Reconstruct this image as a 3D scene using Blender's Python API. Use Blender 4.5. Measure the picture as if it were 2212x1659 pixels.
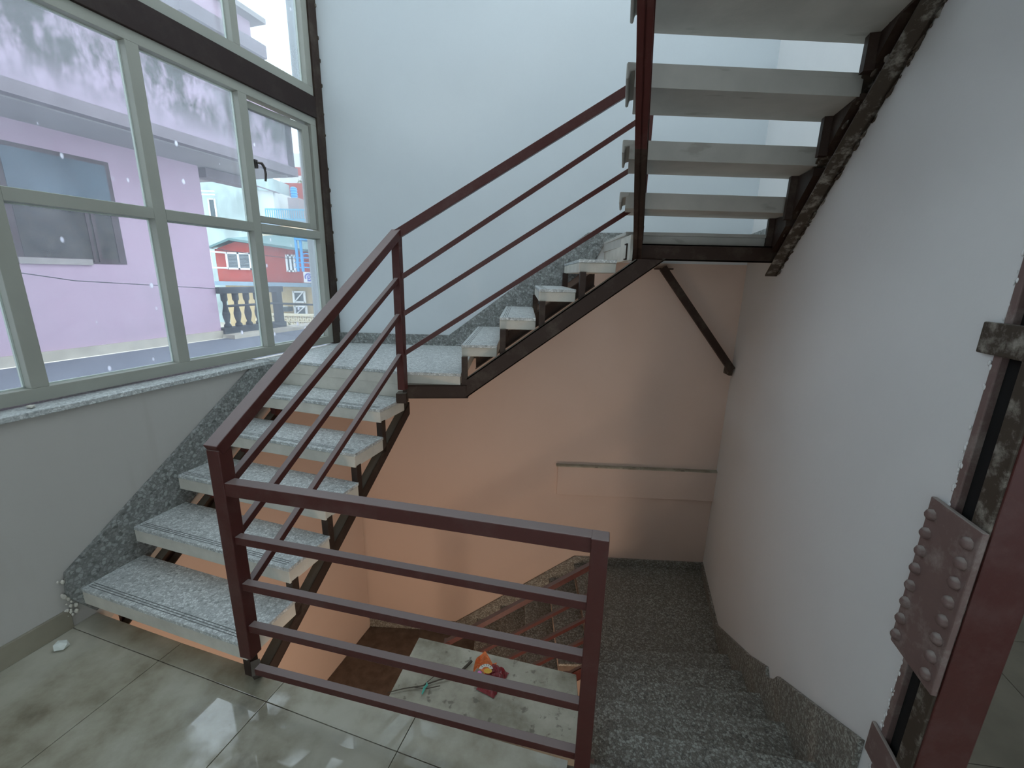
import bpy, bmesh, math, random
from mathutils import Vector, Matrix
random.seed(7)
for o in list(bpy.data.objects): bpy.data.objects.remove(o)
S = bpy.context.scene
COL = S.collection

# ------------------------------------------------------------------ camera
cd = bpy.data.cameras.new('camera'); cam = bpy.data.objects.new('camera', cd); COL.objects.link(cam)
Rr = ((0.99976187, 0.02182225, 0.0), (0.00532562, -0.24398711, 0.96976385), (0.02116243, -0.96953292, -0.24404522))
M = Matrix.Identity(4)
for i in range(3):
    M[i][0] = Rr[i][0]; M[i][1] = -Rr[i][1]; M[i][2] = -Rr[i][2]
M[2][3] = 1.5972
cam.matrix_world = M
cd.sensor_width = 36.0; cd.sensor_fit = 'HORIZONTAL'; cd.lens = 36.0 * 924.64 / 2212.0
cd.clip_start = 0.02; cd.clip_end = 300
S.camera = cam

# ------------------------------------------------------------------ world, light, exposure
w = bpy.data.worlds.new('overcast_sky'); S.world = w; w.use_nodes = True
bg = w.node_tree.nodes['Background']; bg.inputs[0].default_value = (0.82, 0.92, 1.0, 1); bg.inputs[1].default_value = 4.0
S.view_settings.view_transform = 'Standard'; S.view_settings.look = 'None'
S.view_settings.gamma = 1.0; S.view_settings.use_curve_mapping = False
S.view_settings.exposure = 0.0

def area(name, loc, target, sx, sy, power, col):
    l = bpy.data.lights.new(name, 'AREA'); l.shape = 'RECTANGLE'; l.size = sx; l.size_y = sy; l.energy = power; l.color = col
    o = bpy.data.objects.new(name, l); COL.objects.link(o); o.location = loc
    o.rotation_euler = (Vector(target) - Vector(loc)).to_track_quat('-Z', 'Y').to_euler()
    return o
# unseen warm fill light, added to brighten the lower stairwell
pl = bpy.data.lights.new('lower_stair_fill', 'POINT'); pl.energy = 66; pl.color = (1.0, 0.76, 0.58); pl.shadow_soft_size = 0.25
po = bpy.data.objects.new('lower_stair_fill', pl); COL.objects.link(po); po.location = (-0.25, 0.95, -1.35)

# ------------------------------------------------------------------ helpers
MATS = {}
def link(o): COL.objects.link(o); return o
def node_mat(name):
    m = bpy.data.materials.new(name); m.use_nodes = True; nt = m.node_tree
    b = nt.nodes['Principled BSDF']; MATS[name] = m
    return m, nt, b
def N_(nt, kind, **kw):
    n = nt.nodes.new(kind)
    for k, v in kw.items():
        if k in n.inputs: n.inputs[k].default_value = v
        else: setattr(n, k, v)
    return n
def coords(nt):
    return nt.nodes.new('ShaderNodeTexCoord').outputs['Object']
def ramp(nt, fac, stops):
    r = nt.nodes.new('ShaderNodeValToRGB'); nt.links.new(fac, r.inputs[0])
    e = r.color_ramp.elements
    while len(e) < len(stops): e.new(0.5)
    for el, (p, c) in zip(e, stops): el.position = p; el.color = (*c, 1) if len(c) == 3 else c
    return r.outputs[0]
def mix(nt, fac, a, b, mode='MIX'):
    m = nt.nodes.new('ShaderNodeMix'); m.data_type = 'RGBA'; m.blend_type = mode
    if isinstance(fac, (int, float)): m.inputs[0].default_value = fac
    else: nt.links.new(fac, m.inputs[0])
    for s, v in ((6, a), (7, b)):
        if isinstance(v, tuple): m.inputs[s].default_value = (*v, 1)
        else: nt.links.new(v, m.inputs[s])
    return m.outputs[2]
def noise(nt, scale, detail=4, rough=0.55, vec=None, stretch=None):
    n = N_(nt, 'ShaderNodeTexNoise', Scale=scale, Detail=detail, Roughness=rough)
    c = vec or coords(nt)
    if stretch:
        mp = nt.nodes.new('ShaderNodeMapping'); mp.inputs['Scale'].default_value = stretch; nt.links.new(c, mp.inputs[0]); c = mp.outputs[0]
    nt.links.new(c, n.inputs['Vector']); return n.outputs['Fac']
def bump(nt, b, h, strength=0.2, dist=0.01):
    bn = nt.nodes.new('ShaderNodeBump'); bn.inputs['Strength'].default_value = strength; bn.inputs['Distance'].default_value = dist
    nt.links.new(h, bn.inputs['Height']); nt.links.new(bn.outputs[0], b.inputs['Normal'])
def upness(nt, lo=0.5, hi=0.9):
    g = nt.nodes.new('ShaderNodeNewGeometry'); s = nt.nodes.new('ShaderNodeSeparateXYZ'); nt.links.new(g.outputs['Normal'], s.inputs[0])
    r = N_(nt, 'ShaderNodeMapRange'); r.inputs['From Min'].default_value = lo; r.inputs['From Max'].default_value = hi
    nt.links.new(s.outputs['Z'], r.inputs['Value']); return r.outputs[0]
def mul(nt, a, b):
    m = nt.nodes.new('ShaderNodeMath'); m.operation = 'MULTIPLY'
    for i, v in enumerate((a, b)):
        if isinstance(v, (int, float)): m.inputs[i].default_value = v
        else: nt.links.new(v, m.inputs[i])
    return m.outputs[0]

def plain(name, col, rough=0.7, var=0.12, scale=6.0, metallic=0.0, bmp=0.05, spec=0.3):
    m, nt, b = node_mat(name)
    f = noise(nt, scale, 5)
    dark = tuple(c * (1 - var) for c in col); light = tuple(min(1, c * (1 + var)) for c in col)
    nt.links.new(ramp(nt, f, [(0.3, dark), (0.7, light)]), b.inputs['Base Color'])
    b.inputs['Roughness'].default_value = rough; b.inputs['Metallic'].default_value = metallic
    b.inputs['Specular IOR Level'].default_value = spec
    if bmp: bump(nt, b, noise(nt, scale * 8, 4), bmp)
    return m

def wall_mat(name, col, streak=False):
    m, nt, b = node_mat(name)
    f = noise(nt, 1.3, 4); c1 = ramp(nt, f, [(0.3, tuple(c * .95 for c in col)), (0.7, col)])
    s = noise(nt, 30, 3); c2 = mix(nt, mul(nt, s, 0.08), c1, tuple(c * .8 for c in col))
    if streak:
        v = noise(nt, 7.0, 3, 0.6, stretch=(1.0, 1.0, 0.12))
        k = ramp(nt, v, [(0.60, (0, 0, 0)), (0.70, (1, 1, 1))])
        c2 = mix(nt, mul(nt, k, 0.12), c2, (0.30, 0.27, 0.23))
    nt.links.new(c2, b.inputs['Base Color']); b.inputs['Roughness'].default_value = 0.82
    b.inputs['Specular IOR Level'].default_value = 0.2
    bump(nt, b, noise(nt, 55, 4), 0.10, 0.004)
    return m

def terrazzo(name, base, light, dark, scale, rough=0.38, dust=0.25):
    m, nt, b = node_mat(name)
    co = coords(nt)
    v = N_(nt, 'ShaderNodeTexVoronoi', Scale=scale); v.feature = 'F1'; nt.links.new(co, v.inputs['Vector'])
    v.inputs['Randomness'].default_value = 1.0
    sep = nt.nodes.new('ShaderNodeSeparateColor'); nt.links.new(v.outputs['Color'], sep.inputs[0])
    chip = ramp(nt, sep.outputs[0], [(0.0, dark), (0.28, base), (0.55, base), (0.78, light)])
    v2 = N_(nt, 'ShaderNodeTexVoronoi', Scale=scale); v2.feature = 'DISTANCE_TO_EDGE'; nt.links.new(co, v2.inputs['Vector'])
    edge = ramp(nt, v2.outputs['Distance'], [(0.05, (1, 1, 1)), (0.16, (0, 0, 0))])
    c = mix(nt, mul(nt, edge, 0.75), chip, tuple(x * .75 for x in base))
    v3 = N_(nt, 'ShaderNodeTexVoronoi', Scale=scale * 2.4); nt.links.new(co, v3.inputs['Vector'])
    sp = nt.nodes.new('ShaderNodeSeparateColor'); nt.links.new(v3.outputs['Color'], sp.inputs[0])
    small = ramp(nt, sp.outputs[1], [(0.72, (0, 0, 0)), (0.80, (1, 1, 1))])
    c = mix(nt, mul(nt, small, 0.45), c, light)
    d = ramp(nt, noise(nt, 2.2, 6, 0.65), [(0.40, (0, 0, 0)), (0.65, (1, 1, 1))])
    c = mix(nt, mul(nt, d, dust), c, tuple(x * .8 for x in base))
    nt.links.new(c, b.inputs['Base Color'])
    b.inputs['Roughness'].default_value = rough; b.inputs['Specular IOR Level'].default_value = 0.4
    bump(nt, b, v2.outputs['Distance'], 0.05, 0.002)
    return m

def steel(name, col, dustcol, patch=0.5, rough=0.5, topdust=0.55, fs=5.5):
    m, nt, b = node_mat(name)
    f = noise(nt, fs, 6, 0.7)
    pm = ramp(nt, f, [(0.50, (0, 0, 0)), (0.68, (1, 1, 1))])
    c = mix(nt, mul(nt, pm, patch), col, dustcol)
    g = noise(nt, 60, 4, 0.7, stretch=(1, 1, .3))
    c = mix(nt, mul(nt, g, 0.25), c, tuple(x * .5 for x in col))
    c = mix(nt, mul(nt, upness(nt), topdust), c, dustcol)
    nt.links.new(c, b.inputs['Base Color']); b.inputs['Roughness'].default_value = rough
    b.inputs['Specular IOR Level'].default_value = 0.35
    bump(nt, b, noise(nt, 45, 5), 0.15, 0.004)
    return m

W_WHITE = wall_mat('white_emulsion', (0.74, 0.755, 0.75))
W_BACK = wall_mat('sky_tinted_emulsion', (0.665, 0.725, 0.75))  # white wall colour with blue sky light from the window mixed in
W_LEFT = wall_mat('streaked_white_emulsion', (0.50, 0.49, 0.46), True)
W_PEACH = wall_mat('peach_wall', (0.66, 0.53, 0.45))  # peach colour for the walls below the stair line
TERR = terrazzo('terrazzo_pale', (0.50, 0.535, 0.53), (0.74, 0.78, 0.77), (0.27, 0.29, 0.29), 85)
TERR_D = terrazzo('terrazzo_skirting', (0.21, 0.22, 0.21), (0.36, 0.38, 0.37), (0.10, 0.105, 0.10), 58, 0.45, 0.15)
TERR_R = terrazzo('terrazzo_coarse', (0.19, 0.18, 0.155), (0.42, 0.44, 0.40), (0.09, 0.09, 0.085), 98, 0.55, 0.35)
PAN = plain('white_tread_edge_paint', (0.60, 0.585, 0.52), 0.65, 0.10, 9, bmp=0.15)
UNDER = plain('grey_tread_underside', (0.44, 0.435, 0.40), 0.8, 0.10, 5, bmp=0.12)
def smear(m):
    nt = m.node_tree; b = nt.nodes['Principled BSDF']; src = b.inputs['Base Color'].links[0].from_socket
    k = ramp(nt, noise(nt, 9, 3, .5, stretch=(.5, 1.6, 1.6)), [(0.66, (0, 0, 0)), (0.72, (1, 1, 1))])
    nt.links.new(mix(nt, mul(nt, k, 0.35), src, (0.20, 0.185, 0.15)), b.inputs['Base Color'])
smear(UNDER)
RED = steel('oxide_red_paint', (0.075, 0.020, 0.017), (0.25, 0.20, 0.19), 0.12, 0.42, 0.85)
DSTEEL = steel('dusty_brown_steel', (0.032, 0.017, 0.011), (0.16, 0.14, 0.11), 0.30, 0.6, 0.75)
DSTEEL2 = steel('mortar_smeared_steel', (0.055, 0.042, 0.03), (0.38, 0.36, 0.31), 0.85, 0.7, 0.3, 16)
BEAM = steel('dark_beam_paint', (0.022, 0.010, 0.008), (0.07, 0.055, 0.045), 0.3, 0.6, 0.3)
PLATE = steel('dusty_red_plate', (0.17, 0.115, 0.105), (0.38, 0.35, 0.32), 0.5, 0.6, 0.7, 12)
ALU = plain('cream_window_paint', (0.34, 0.35, 0.305), 0.45, 0.06, 3, bmp=0.02)
ALU2 = plain('pale_window_bead', (0.62, 0.70, 0.66), 0.45, 0.04, 3, bmp=0.0)
HANDLE = plain('bronze_handle_metal', (0.10, 0.09, 0.085), 0.4, 0.1, 20, metallic=0.6)
DARK = plain('slot_shade_black', (0.008, 0.008, 0.008), 0.9, 0.0, 3, bmp=0)

def floor_tile_mat():
    m, nt, b = node_mat('cream_marble_tile')
    co = coords(nt)
    n1 = noise(nt, 2.2, 7, 0.62, co); n2 = noise(nt, 9, 5, 0.6, co)
    c = ramp(nt, n1, [(0.36, (0.17, 0.145, 0.10)), (0.47, (0.33, 0.31, 0.235)), (0.56, (0.42, 0.41, 0.33)), (0.72, (0.47, 0.46, 0.39))])
    k = ramp(nt, n2, [(0.55, (0, 0, 0)), (0.75, (1, 1, 1))])
    c = mix(nt, mul(nt, k, 0.25), c, (0.30, 0.275, 0.22))
    n3 = noise(nt, 1.7, 5, 0.55, co)
    nt.links.new(c, b.inputs['Base Color'])
    r = ramp(nt, n3, [(0.44, (0.30, 0.30, 0.30)), (0.53, (0.45, 0.45, 0.45))])
    nt.links.new(r, b.inputs['Roughness']); b.inputs['Specular IOR Level'].default_value = 0.5
    wet = ramp(nt, n3, [(0.43, (1, 1, 1)), (0.50, (0, 0, 0))])
    nt.links.new(wet, b.inputs['Coat Weight']); b.inputs['Coat IOR'].default_value = 1.9; b.inputs['Coat Roughness'].default_value = 0.025
    bump(nt, b, n2, 0.02, 0.003)
    return m
TILE = floor_tile_mat()
TILE_SHADE = plain('shade_brown_tile', (0.17, 0.15, 0.115), 0.7, 0.2, 3)  # tile colour darkened to stand for the shade of the side hall
SKIRT_TILE = plain('beige_skirting_tile', (0.27, 0.25, 0.195), 0.45, 0.15, 4)
GROUT = plain('dark_joint', (0.13, 0.11, 0.085), 0.9, 0.1, 20)
def slab_mat():
    m, nt, b = node_mat('stained_cement')
    n1 = noise(nt, 4.5, 7, 0.65); n2 = noise(nt, 22, 4, 0.6)
    c = ramp(nt, n1, [(0.32, (0.20, 0.18, 0.13)), (0.50, (0.37, 0.35, 0.275)), (0.66, (0.48, 0.46, 0.37))])
    k = ramp(nt, n2, [(0.60, (0, 0, 0)), (0.66, (1, 1, 1))])
    c = mix(nt, mul(nt, k, 0.7), c, (0.13, 0.115, 0.09))
    nt.links.new(c, b.inputs['Base Color']); b.inputs['Roughness'].default_value = 0.75
    bump(nt, b, n2, 0.25, 0.004)
    return m
CEM = slab_mat()
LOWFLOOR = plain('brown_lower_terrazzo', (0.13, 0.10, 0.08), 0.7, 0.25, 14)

def glass_mat():
    m = bpy.data.materials.new('dusty_window_glass'); m.use_nodes = True; nt = m.node_tree
    for n in list(nt.nodes): nt.nodes.remove(n)
    out = nt.nodes.new('ShaderNodeOutputMaterial')
    tr = nt.nodes.new('ShaderNodeBsdfTransparent'); tr.inputs[0].default_value = (0.93, 0.96, 0.97, 1)
    gl = nt.nodes.new('ShaderNodeBsdfGlossy'); gl.inputs['Roughness'].default_value = 0.02
    fr = nt.nodes.new('ShaderNodeFresnel'); fr.inputs[0].default_value = 1.45
    mx = nt.nodes.new('ShaderNodeMixShader'); nt.links.new(mul(nt, fr.outputs[0], 0.5), mx.inputs[0]); nt.links.new(tr.outputs[0], mx.inputs[1]); nt.links.new(gl.outputs[0], mx.inputs[2])
    # dust film and dried spots on the pane
    tl = nt.nodes.new('ShaderNodeBsdfTranslucent'); tl.inputs[0].default_value = (0.86, 0.90, 0.98, 1)
    co = coords(nt)
    v = N_(nt, 'ShaderNodeTexVoronoi', Scale=13.0)
    mp = nt.nodes.new('ShaderNodeMapping'); mp.inputs['Scale'].default_value = (1, 1, .55); nt.links.new(co, mp.inputs[0]); nt.links.new(mp.outputs[0], v.inputs['Vector'])
    spots = ramp(nt, v.outputs['Distance'], [(0.06, (1, 1, 1)), (0.13, (0, 0, 0))])
    pick = nt.nodes.new('ShaderNodeSeparateColor'); nt.links.new(v.outputs['Color'], pick.inputs[0])
    pk = ramp(nt, pick.outputs[0], [(0.50, (0, 0, 0)), (0.55, (1, 1, 1))])
    sp = mul(nt, spots, pk)
    film = ramp(nt, noise(nt, 3.0, 5, 0.6, co), [(0.30, (0.05, 0.05, 0.05)), (0.75, (0.12, 0.12, 0.12))])
    ad = nt.nodes.new('ShaderNodeMath'); ad.operation = 'ADD'; ad.use_clamp = True; nt.links.new(film, ad.inputs[0]); nt.links.new(mul(nt, sp, 0.6), ad.inputs[1])
    m2 = nt.nodes.new('ShaderNodeMixShader'); nt.links.new(ad.outputs[0], m2.inputs[0]); nt.links.new(mx.outputs[0], m2.inputs[1]); nt.links.new(tl.outputs[0], m2.inputs[2])
    nt.links.new(m2.outputs[0], out.inputs[0]); return m
GLASS = glass_mat()

def set_props(o, label=None, cat=None, group=None, kind=None):
    for k, v in (('label', label), ('category', cat), ('group', group), ('kind', kind)):
        if v: o[k] = v
    return o
def thing(name, label, cat, loc=(0, 0, 0), group=None):
    o = bpy.data.objects.new(name, None); link(o); o.location = loc; o.empty_display_size = 0.1
    return set_props(o, label, cat, group)
def mesh(name, verts, faces, mat, parent=None, bevel=0.0, smooth=False, label=None, kind=None):
    me = bpy.data.meshes.new(name); me.from_pydata([tuple(v) for v in verts], [], faces)
    bm = bmesh.new(); bm.from_mesh(me); bmesh.ops.recalc_face_normals(bm, faces=bm.faces[:]); bm.to_mesh(me); bm.free()
    if isinstance(mat, (list, tuple)):
        for m in mat: me.materials.append(m)
    else: me.materials.append(mat)
    if smooth:
        for p in me.polygons: p.use_smooth = True
    o = bpy.data.objects.new(name, me); link(o)
    if parent is not None:
        o.parent = parent
        pw = Vector((0, 0, 0)); q = parent
        while q is not None: pw += q.location; q = q.parent
        o.location = -pw
    if bevel:
        b = o.modifiers.new('soft_edge', 'BEVEL'); b.width = bevel; b.segments = 2; b.limit_method = 'ANGLE'; b.angle_limit = 0.6
    return set_props(o, label=label, kind=kind)
def prism_vf(base, ext):
    n = len(base); v = [Vector(p) for p in base]; e = Vector(ext); v += [p + e for p in v[:n]]
    f = [tuple(range(n)), tuple(range(2 * n - 1, n - 1, -1))] + [(i, (i + 1) % n, (i + 1) % n + n, i + n) for i in range(n)]
    return v, f
def prism(name, base, ext, mat, parent=None, **k):
    v, f = prism_vf(base, ext); return mesh(name, v, f, mat, parent, **k)
def slab(name, poly, z0, z1, mat, parent=None, **k):
    return prism(name, [(p[0], p[1], z0) for p in poly], (0, 0, z1 - z0), mat, parent, **k)
def bar_vf(p0, p1, wd, ht, side=None):
    p0, p1 = Vector(p0), Vector(p1); d = (p1 - p0).normalized()
    if side is None:
        side = d.cross(Vector((0, 0, 1)))
        if side.length < 1e-3: side = Vector((1, 0, 0))
    side = Vector(side); side = (side - d * side.dot(d)).normalized(); up = side.cross(d).normalized()
    a = side * wd / 2; b = up * ht / 2
    base = [p0 - a - b, p0 + a - b, p0 + a + b, p0 - a + b]
    return prism_vf(base, p1 - p0)
def bar(name, p0, p1, wd, ht, mat, parent=None, side=None, **k):
    v, f = bar_vf(p0, p1, wd, ht, side); return mesh(name, v, f, mat, parent, **k)
def joined(name, vfs, mat, parent=None, **k):
    V, F = [], []
    for v, f in vfs:
        o = len(V); V += list(v); F += [tuple(i + o for i in q) for q in f]
    return mesh(name, V, F, mat, parent, **k)
def box_vf(x0, x1, y0, y1, z0, z1):
    return prism_vf([(x0, y0, z0), (x1, y0, z0), (x1, y1, z0), (x0, y1, z0)], (0, 0, z1 - z0))
def box(name, x0, x1, y0, y1, z0, z1, mat, parent=None, **k):
    v, f = box_vf(x0, x1, y0, y1, z0, z1); return mesh(name, v, f, mat, parent, **k)
def tube_vf(pts, r, n=8):
    pts = [Vector(p) for p in pts]; V, F = [], []
    for i, p in enumerate(pts):
        d = (pts[min(i + 1, len(pts) - 1)] - pts[max(i - 1, 0)]).normalized()
        s = d.cross(Vector((0, 0, 1)));  s = s.normalized() if s.length > 1e-3 else Vector((1, 0, 0)); u = s.cross(d)
        rr = r[i] if isinstance(r, (list, tuple)) else r
        V += [p + (s * math.cos(a) + u * math.sin(a)) * rr for a in [2 * math.pi * k / n for k in range(n)]]
        if i: F += [((i - 1) * n + k, (i - 1) * n + (k + 1) % n, i * n + (k + 1) % n, i * n + k) for k in range(n)]
    F += [tuple(range(n)), tuple(range(len(V) - 1, len(V) - n - 1, -1))]
    return V, F
def lathe_vf(c, prof, n=12):
    V, F = [], []
    for i, (r, z) in enumerate(prof):
        V += [Vector((c[0] + r * math.cos(2 * math.pi * k / n), c[1] + r * math.sin(2 * math.pi * k / n), c[2] + z)) for k in range(n)]
        if i: F += [((i - 1) * n + k, (i - 1) * n + (k + 1) % n, i * n + (k + 1) % n, i * n + k) for k in range(n)]
    F += [tuple(range(n)), tuple(range(len(V) - 1, len(V) - n - 1, -1))]
    return V, F

# ------------------------------------------------------------------ frames of the three walls
PHI = 0.2961; U = Vector((math.sin(PHI), math.cos(PHI))); NI = Vector((math.cos(PHI), -math.sin(PHI))); Q = Vector((-1.9376, 1.5884))
def WP(t, off, z):  # point by the window wall: t along it, off into the room
    p = Q + U * t + NI * off; return Vector((p.x, p.y, z))
BT = -0.0469; BN = Vector((math.sin(BT), -math.cos(BT)))
def BP(x, off, z):  # point by the back wall
    y = 3.6075 + math.tan(BT) * (x + 1.1999); return Vector((x + BN.x * off, y + BN.y * off, z))
RN = Vector((-0.9656, 0.26))
def RP(y, off, z):  # point by the right wall
    return Vector((1.81 - 0.2693 * (3.466 - y) + RN.x * off, y + RN.y * off, z))
def ext(n, d): return (n.x * d, n.y * d, 0)
def st(o): o['kind'] = 'structure'; return o

# ------------------------------------------------------------------ walls
LO, HI = -2.95, 5.2
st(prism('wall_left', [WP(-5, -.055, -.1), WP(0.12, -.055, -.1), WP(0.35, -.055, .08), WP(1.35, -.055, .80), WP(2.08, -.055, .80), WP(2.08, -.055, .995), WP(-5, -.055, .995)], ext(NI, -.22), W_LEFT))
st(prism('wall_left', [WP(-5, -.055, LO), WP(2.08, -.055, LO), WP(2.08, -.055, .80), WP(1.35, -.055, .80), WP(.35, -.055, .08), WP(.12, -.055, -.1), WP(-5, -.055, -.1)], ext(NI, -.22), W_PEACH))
# back wall: white above the stair line, peach below it
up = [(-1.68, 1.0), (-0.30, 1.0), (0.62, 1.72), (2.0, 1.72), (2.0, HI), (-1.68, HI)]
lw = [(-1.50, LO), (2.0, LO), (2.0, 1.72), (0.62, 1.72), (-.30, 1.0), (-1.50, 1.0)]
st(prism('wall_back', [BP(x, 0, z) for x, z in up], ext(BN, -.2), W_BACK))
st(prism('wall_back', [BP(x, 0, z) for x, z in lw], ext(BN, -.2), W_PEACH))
st(prism('wall_right', [RP(1.006, 0, LO), RP(3.62, 0, LO), RP(3.62, 0, HI), RP(1.006, 0, HI)], ext(RN, -.13), W_WHITE))
# hall behind the camera (its ceiling and walls close the unseen space and hold back the sky light)
st(slab('ceiling', [(1.3, .6), (1.4, .6), (2.3, 3.9), (1.3, 3.9)], HI, HI + .12, W_WHITE))  # unseen stairwell roof panels; the gap between them is shaped for sky light
st(slab('ceiling', [(-2.6, .6), (1.3, .6), (1.3, 1.5), (-2.6, 1.5)], HI, HI + .12, W_WHITE))
st(slab('ceiling', [(-2.6, 1.5), (-.6, 1.5), (-.6, 3.9), (-2.6, 3.9)], HI, HI + .12, W_WHITE))
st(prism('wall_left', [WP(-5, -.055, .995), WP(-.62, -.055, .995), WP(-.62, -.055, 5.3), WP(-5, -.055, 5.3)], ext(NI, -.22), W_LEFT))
st(slab('ceiling', [(-4.6, -5.0), (5.2, -5.0), (5.2, .75), (1.2, .75), (-2.3, 1.0), (-2.75, -.6)], 2.72, 2.9, W_WHITE))
st(slab('ceiling', [(1.45, .75), (5.2, .75), (5.2, 3.3), (2.1, 3.3)], 2.72, 2.9, W_WHITE))
st(prism('wall_rear', [(-5, -5, -.14), (5.2, -5, -.14), (5.2, -5, 2.9), (-5, -5, 2.9)], (0, -.15, 0), W_WHITE))
st(prism('wall_side', [(4.6, -5, -.14), (4.6, 3.2, -.14), (4.6, 3.2, 2.9), (4.6, -5, 2.9)], (.15, 0, 0), W_WHITE))
st(prism('wall_far', [(1.95, 2.6, -.14), (4.7, 2.6, -.14), (4.7, 2.6, 2.9), (1.95, 2.6, 2.9)], (0, .15, 0), W_WHITE))
st(prism('wall_upper', [(-2.4, .80, 2.9), (1.3, .80, 2.9), (1.3, .80, HI), (-2.4, .80, HI)], (0, -.12, 0), W_WHITE))
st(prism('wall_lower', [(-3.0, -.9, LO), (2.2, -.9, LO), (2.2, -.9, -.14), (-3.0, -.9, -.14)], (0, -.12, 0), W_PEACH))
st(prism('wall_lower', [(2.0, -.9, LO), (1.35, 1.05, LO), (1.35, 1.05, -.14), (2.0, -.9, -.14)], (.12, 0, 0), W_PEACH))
# beam box in the back wall at floor level
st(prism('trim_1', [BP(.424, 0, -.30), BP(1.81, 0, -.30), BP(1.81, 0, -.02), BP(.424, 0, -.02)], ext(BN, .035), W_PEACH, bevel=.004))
st(prism('trim_2', [BP(.41, .0, -.022), BP(1.81, .0, -.022), BP(1.81, .0, -.012), BP(.41, .0, -.012)], ext(BN, .045), CEM))

# ------------------------------------------------------------------ floor: slab, tiles, edge strip
floor = bpy.data.objects.new('floor', None); link(floor); floor['kind'] = 'structure'
p = [WP(-4.9, -.055, 0), WP(.105, -.055, 0), WP(.105, .93, 0), WP(.16, 2.2, 0), Vector((1.10, .96, 0)), Vector((1.31, .97, 0)), Vector((1.85, 2.6, 0)), Vector((4.5, 2.6, 0)), Vector((4.5, -3.0, 0))]
slab('slab', p, -.14, -.014, GROUT, floor)
offs = [-.055, .4985, 1.068, 1.637, 2.206, 2.775, 3.344, 3.913]
rows = [-2.86, -2.29, -1.72, -1.145, -.568, .01]
g = .0014
for i in range(len(offs) - 1):
    for j in range(len(rows) - 1):
        a, b_ = offs[i] + g, offs[i + 1] - g; c, d = rows[j] + g, rows[j + 1] - g
        pts = [WP(c, a, 0), WP(c, b_, 0), WP(d, b_, 0), WP(d, a, 0)]
        dz = random.uniform(-.0006, .0006)
        slab('tile', pts, -.014, dz, TILE, floor, bevel=.001)
def edge_t(off): return .105 if off < .93 else .105 + (.06) * (off - .93) / 1.27
for i in range(len(offs) - 4):
    a, b_ = offs[i] + g, min(offs[i + 1], 2.26) - g
    slab('edge_tile', [WP(.01 + g, a, 0), WP(.01 + g, b_, 0), WP(edge_t(b_), b_, 0), WP(edge_t(a), a, 0)], -.02, 0, TILE, floor, bevel=.001)
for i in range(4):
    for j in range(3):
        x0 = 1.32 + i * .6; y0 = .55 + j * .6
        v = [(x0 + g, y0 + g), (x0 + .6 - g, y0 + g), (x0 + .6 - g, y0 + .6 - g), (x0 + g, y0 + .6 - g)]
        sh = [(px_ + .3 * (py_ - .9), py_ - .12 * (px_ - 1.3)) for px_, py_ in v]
        slab('tile', sh, -.014, .0, TILE_SHADE, floor, bevel=.001)
for k in range(5):
    t0 = -2.9 + k * .57; t1 = min(t0 + .565, .02)
    if k == 4: t1 = .015
    st(prism('baseboard_left', [WP(t0, -.055, 0), WP(t1, -.055, 0), WP(t1, -.055, .098), WP(t0, -.055, .098)], ext(NI, .014), SKIRT_TILE, bevel=.002))

cs = slab('cement_ledge', [(-.465, 1.275), (-.398, 1.605), (.294, 1.435), (.275, 1.13)], -.10, -.003, CEM, bevel=.004)
set_props(cs, 'rough stained cement ledge just beyond the bottom rail of the guard railing', 'ledge')

# ------------------------------------------------------------------ window wall
WD = -.15
def win_bar(name, t0, t1, z0, z1, mat, parent, off=WD, depth=.062, **k):
    return prism(name, [WP(t0, off, z0), WP(t1, off, z0), WP(t1, off, z1), WP(t0, off, z1)], ext(NI, -depth), mat, parent, **k)
def glaze(parent, t0, t1, z0, z1, off=WD - .054):
    win_bar('glass_pane', t0, t1, z0, z1, GLASS, parent, off=off, depth=.004)
def beads(parent, t0, t1, z0, z1):
    v = []
    for a, b_, c, d in ((t0, t0 + .006, z0, z1), (t1 - .006, t1, z0, z1), (t0, t1, z0, z0 + .006), (t0, t1, z1 - .006, z1)):
        v.append(prism_vf([WP(a, WD - .042, c), WP(b_, WD - .042, c), WP(b_, WD - .042, d), WP(a, WD - .042, d)], ext(NI, -.012)))
    joined('glazing_bead', v, ALU2, parent)
mull = [-1.715, -1.095, -.475, .125, .745, 1.345]
w1 = bpy.data.objects.new('window_1', None); link(w1); w1['kind'] = 'structure'; w1.location = WP(0, WD, 1.03)
w2 = bpy.data.objects.new('window_2', None); link(w2); w2['kind'] = 'structure'; w2.location = WP(0, WD, 2.84)
win_bar('bottom_rail', -2.4, 2.0, 1.03, 1.088, ALU, w1, bevel=.002)
win_bar('head_rail', -2.4, 2.0, 2.645, 2.698, ALU, w1, bevel=.002)
win_bar('right_jamb', 1.945, 2.0, 1.088, 2.645, ALU, w1, bevel=.002)
for t in mull: win_bar('mullion', t, t + .06, 1.088, 2.645, ALU, w1, bevel=.002)
edges = mull + [1.945]
for i in range(len(mull)):
    a, b_ = mull[i] + .06, edges[i + 1]
    win_bar('transom', a, b_, 1.846, 1.900, ALU, w1, bevel=.002)
    glaze(w1, a, b_, 1.088, 1.846); beads(w1, a, b_, 1.088, 1.846)
    if i < len(mull) - 1: glaze(w1, a, b_, 1.90, 2.645); beads(w1, a, b_, 1.90, 2.645)
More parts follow.
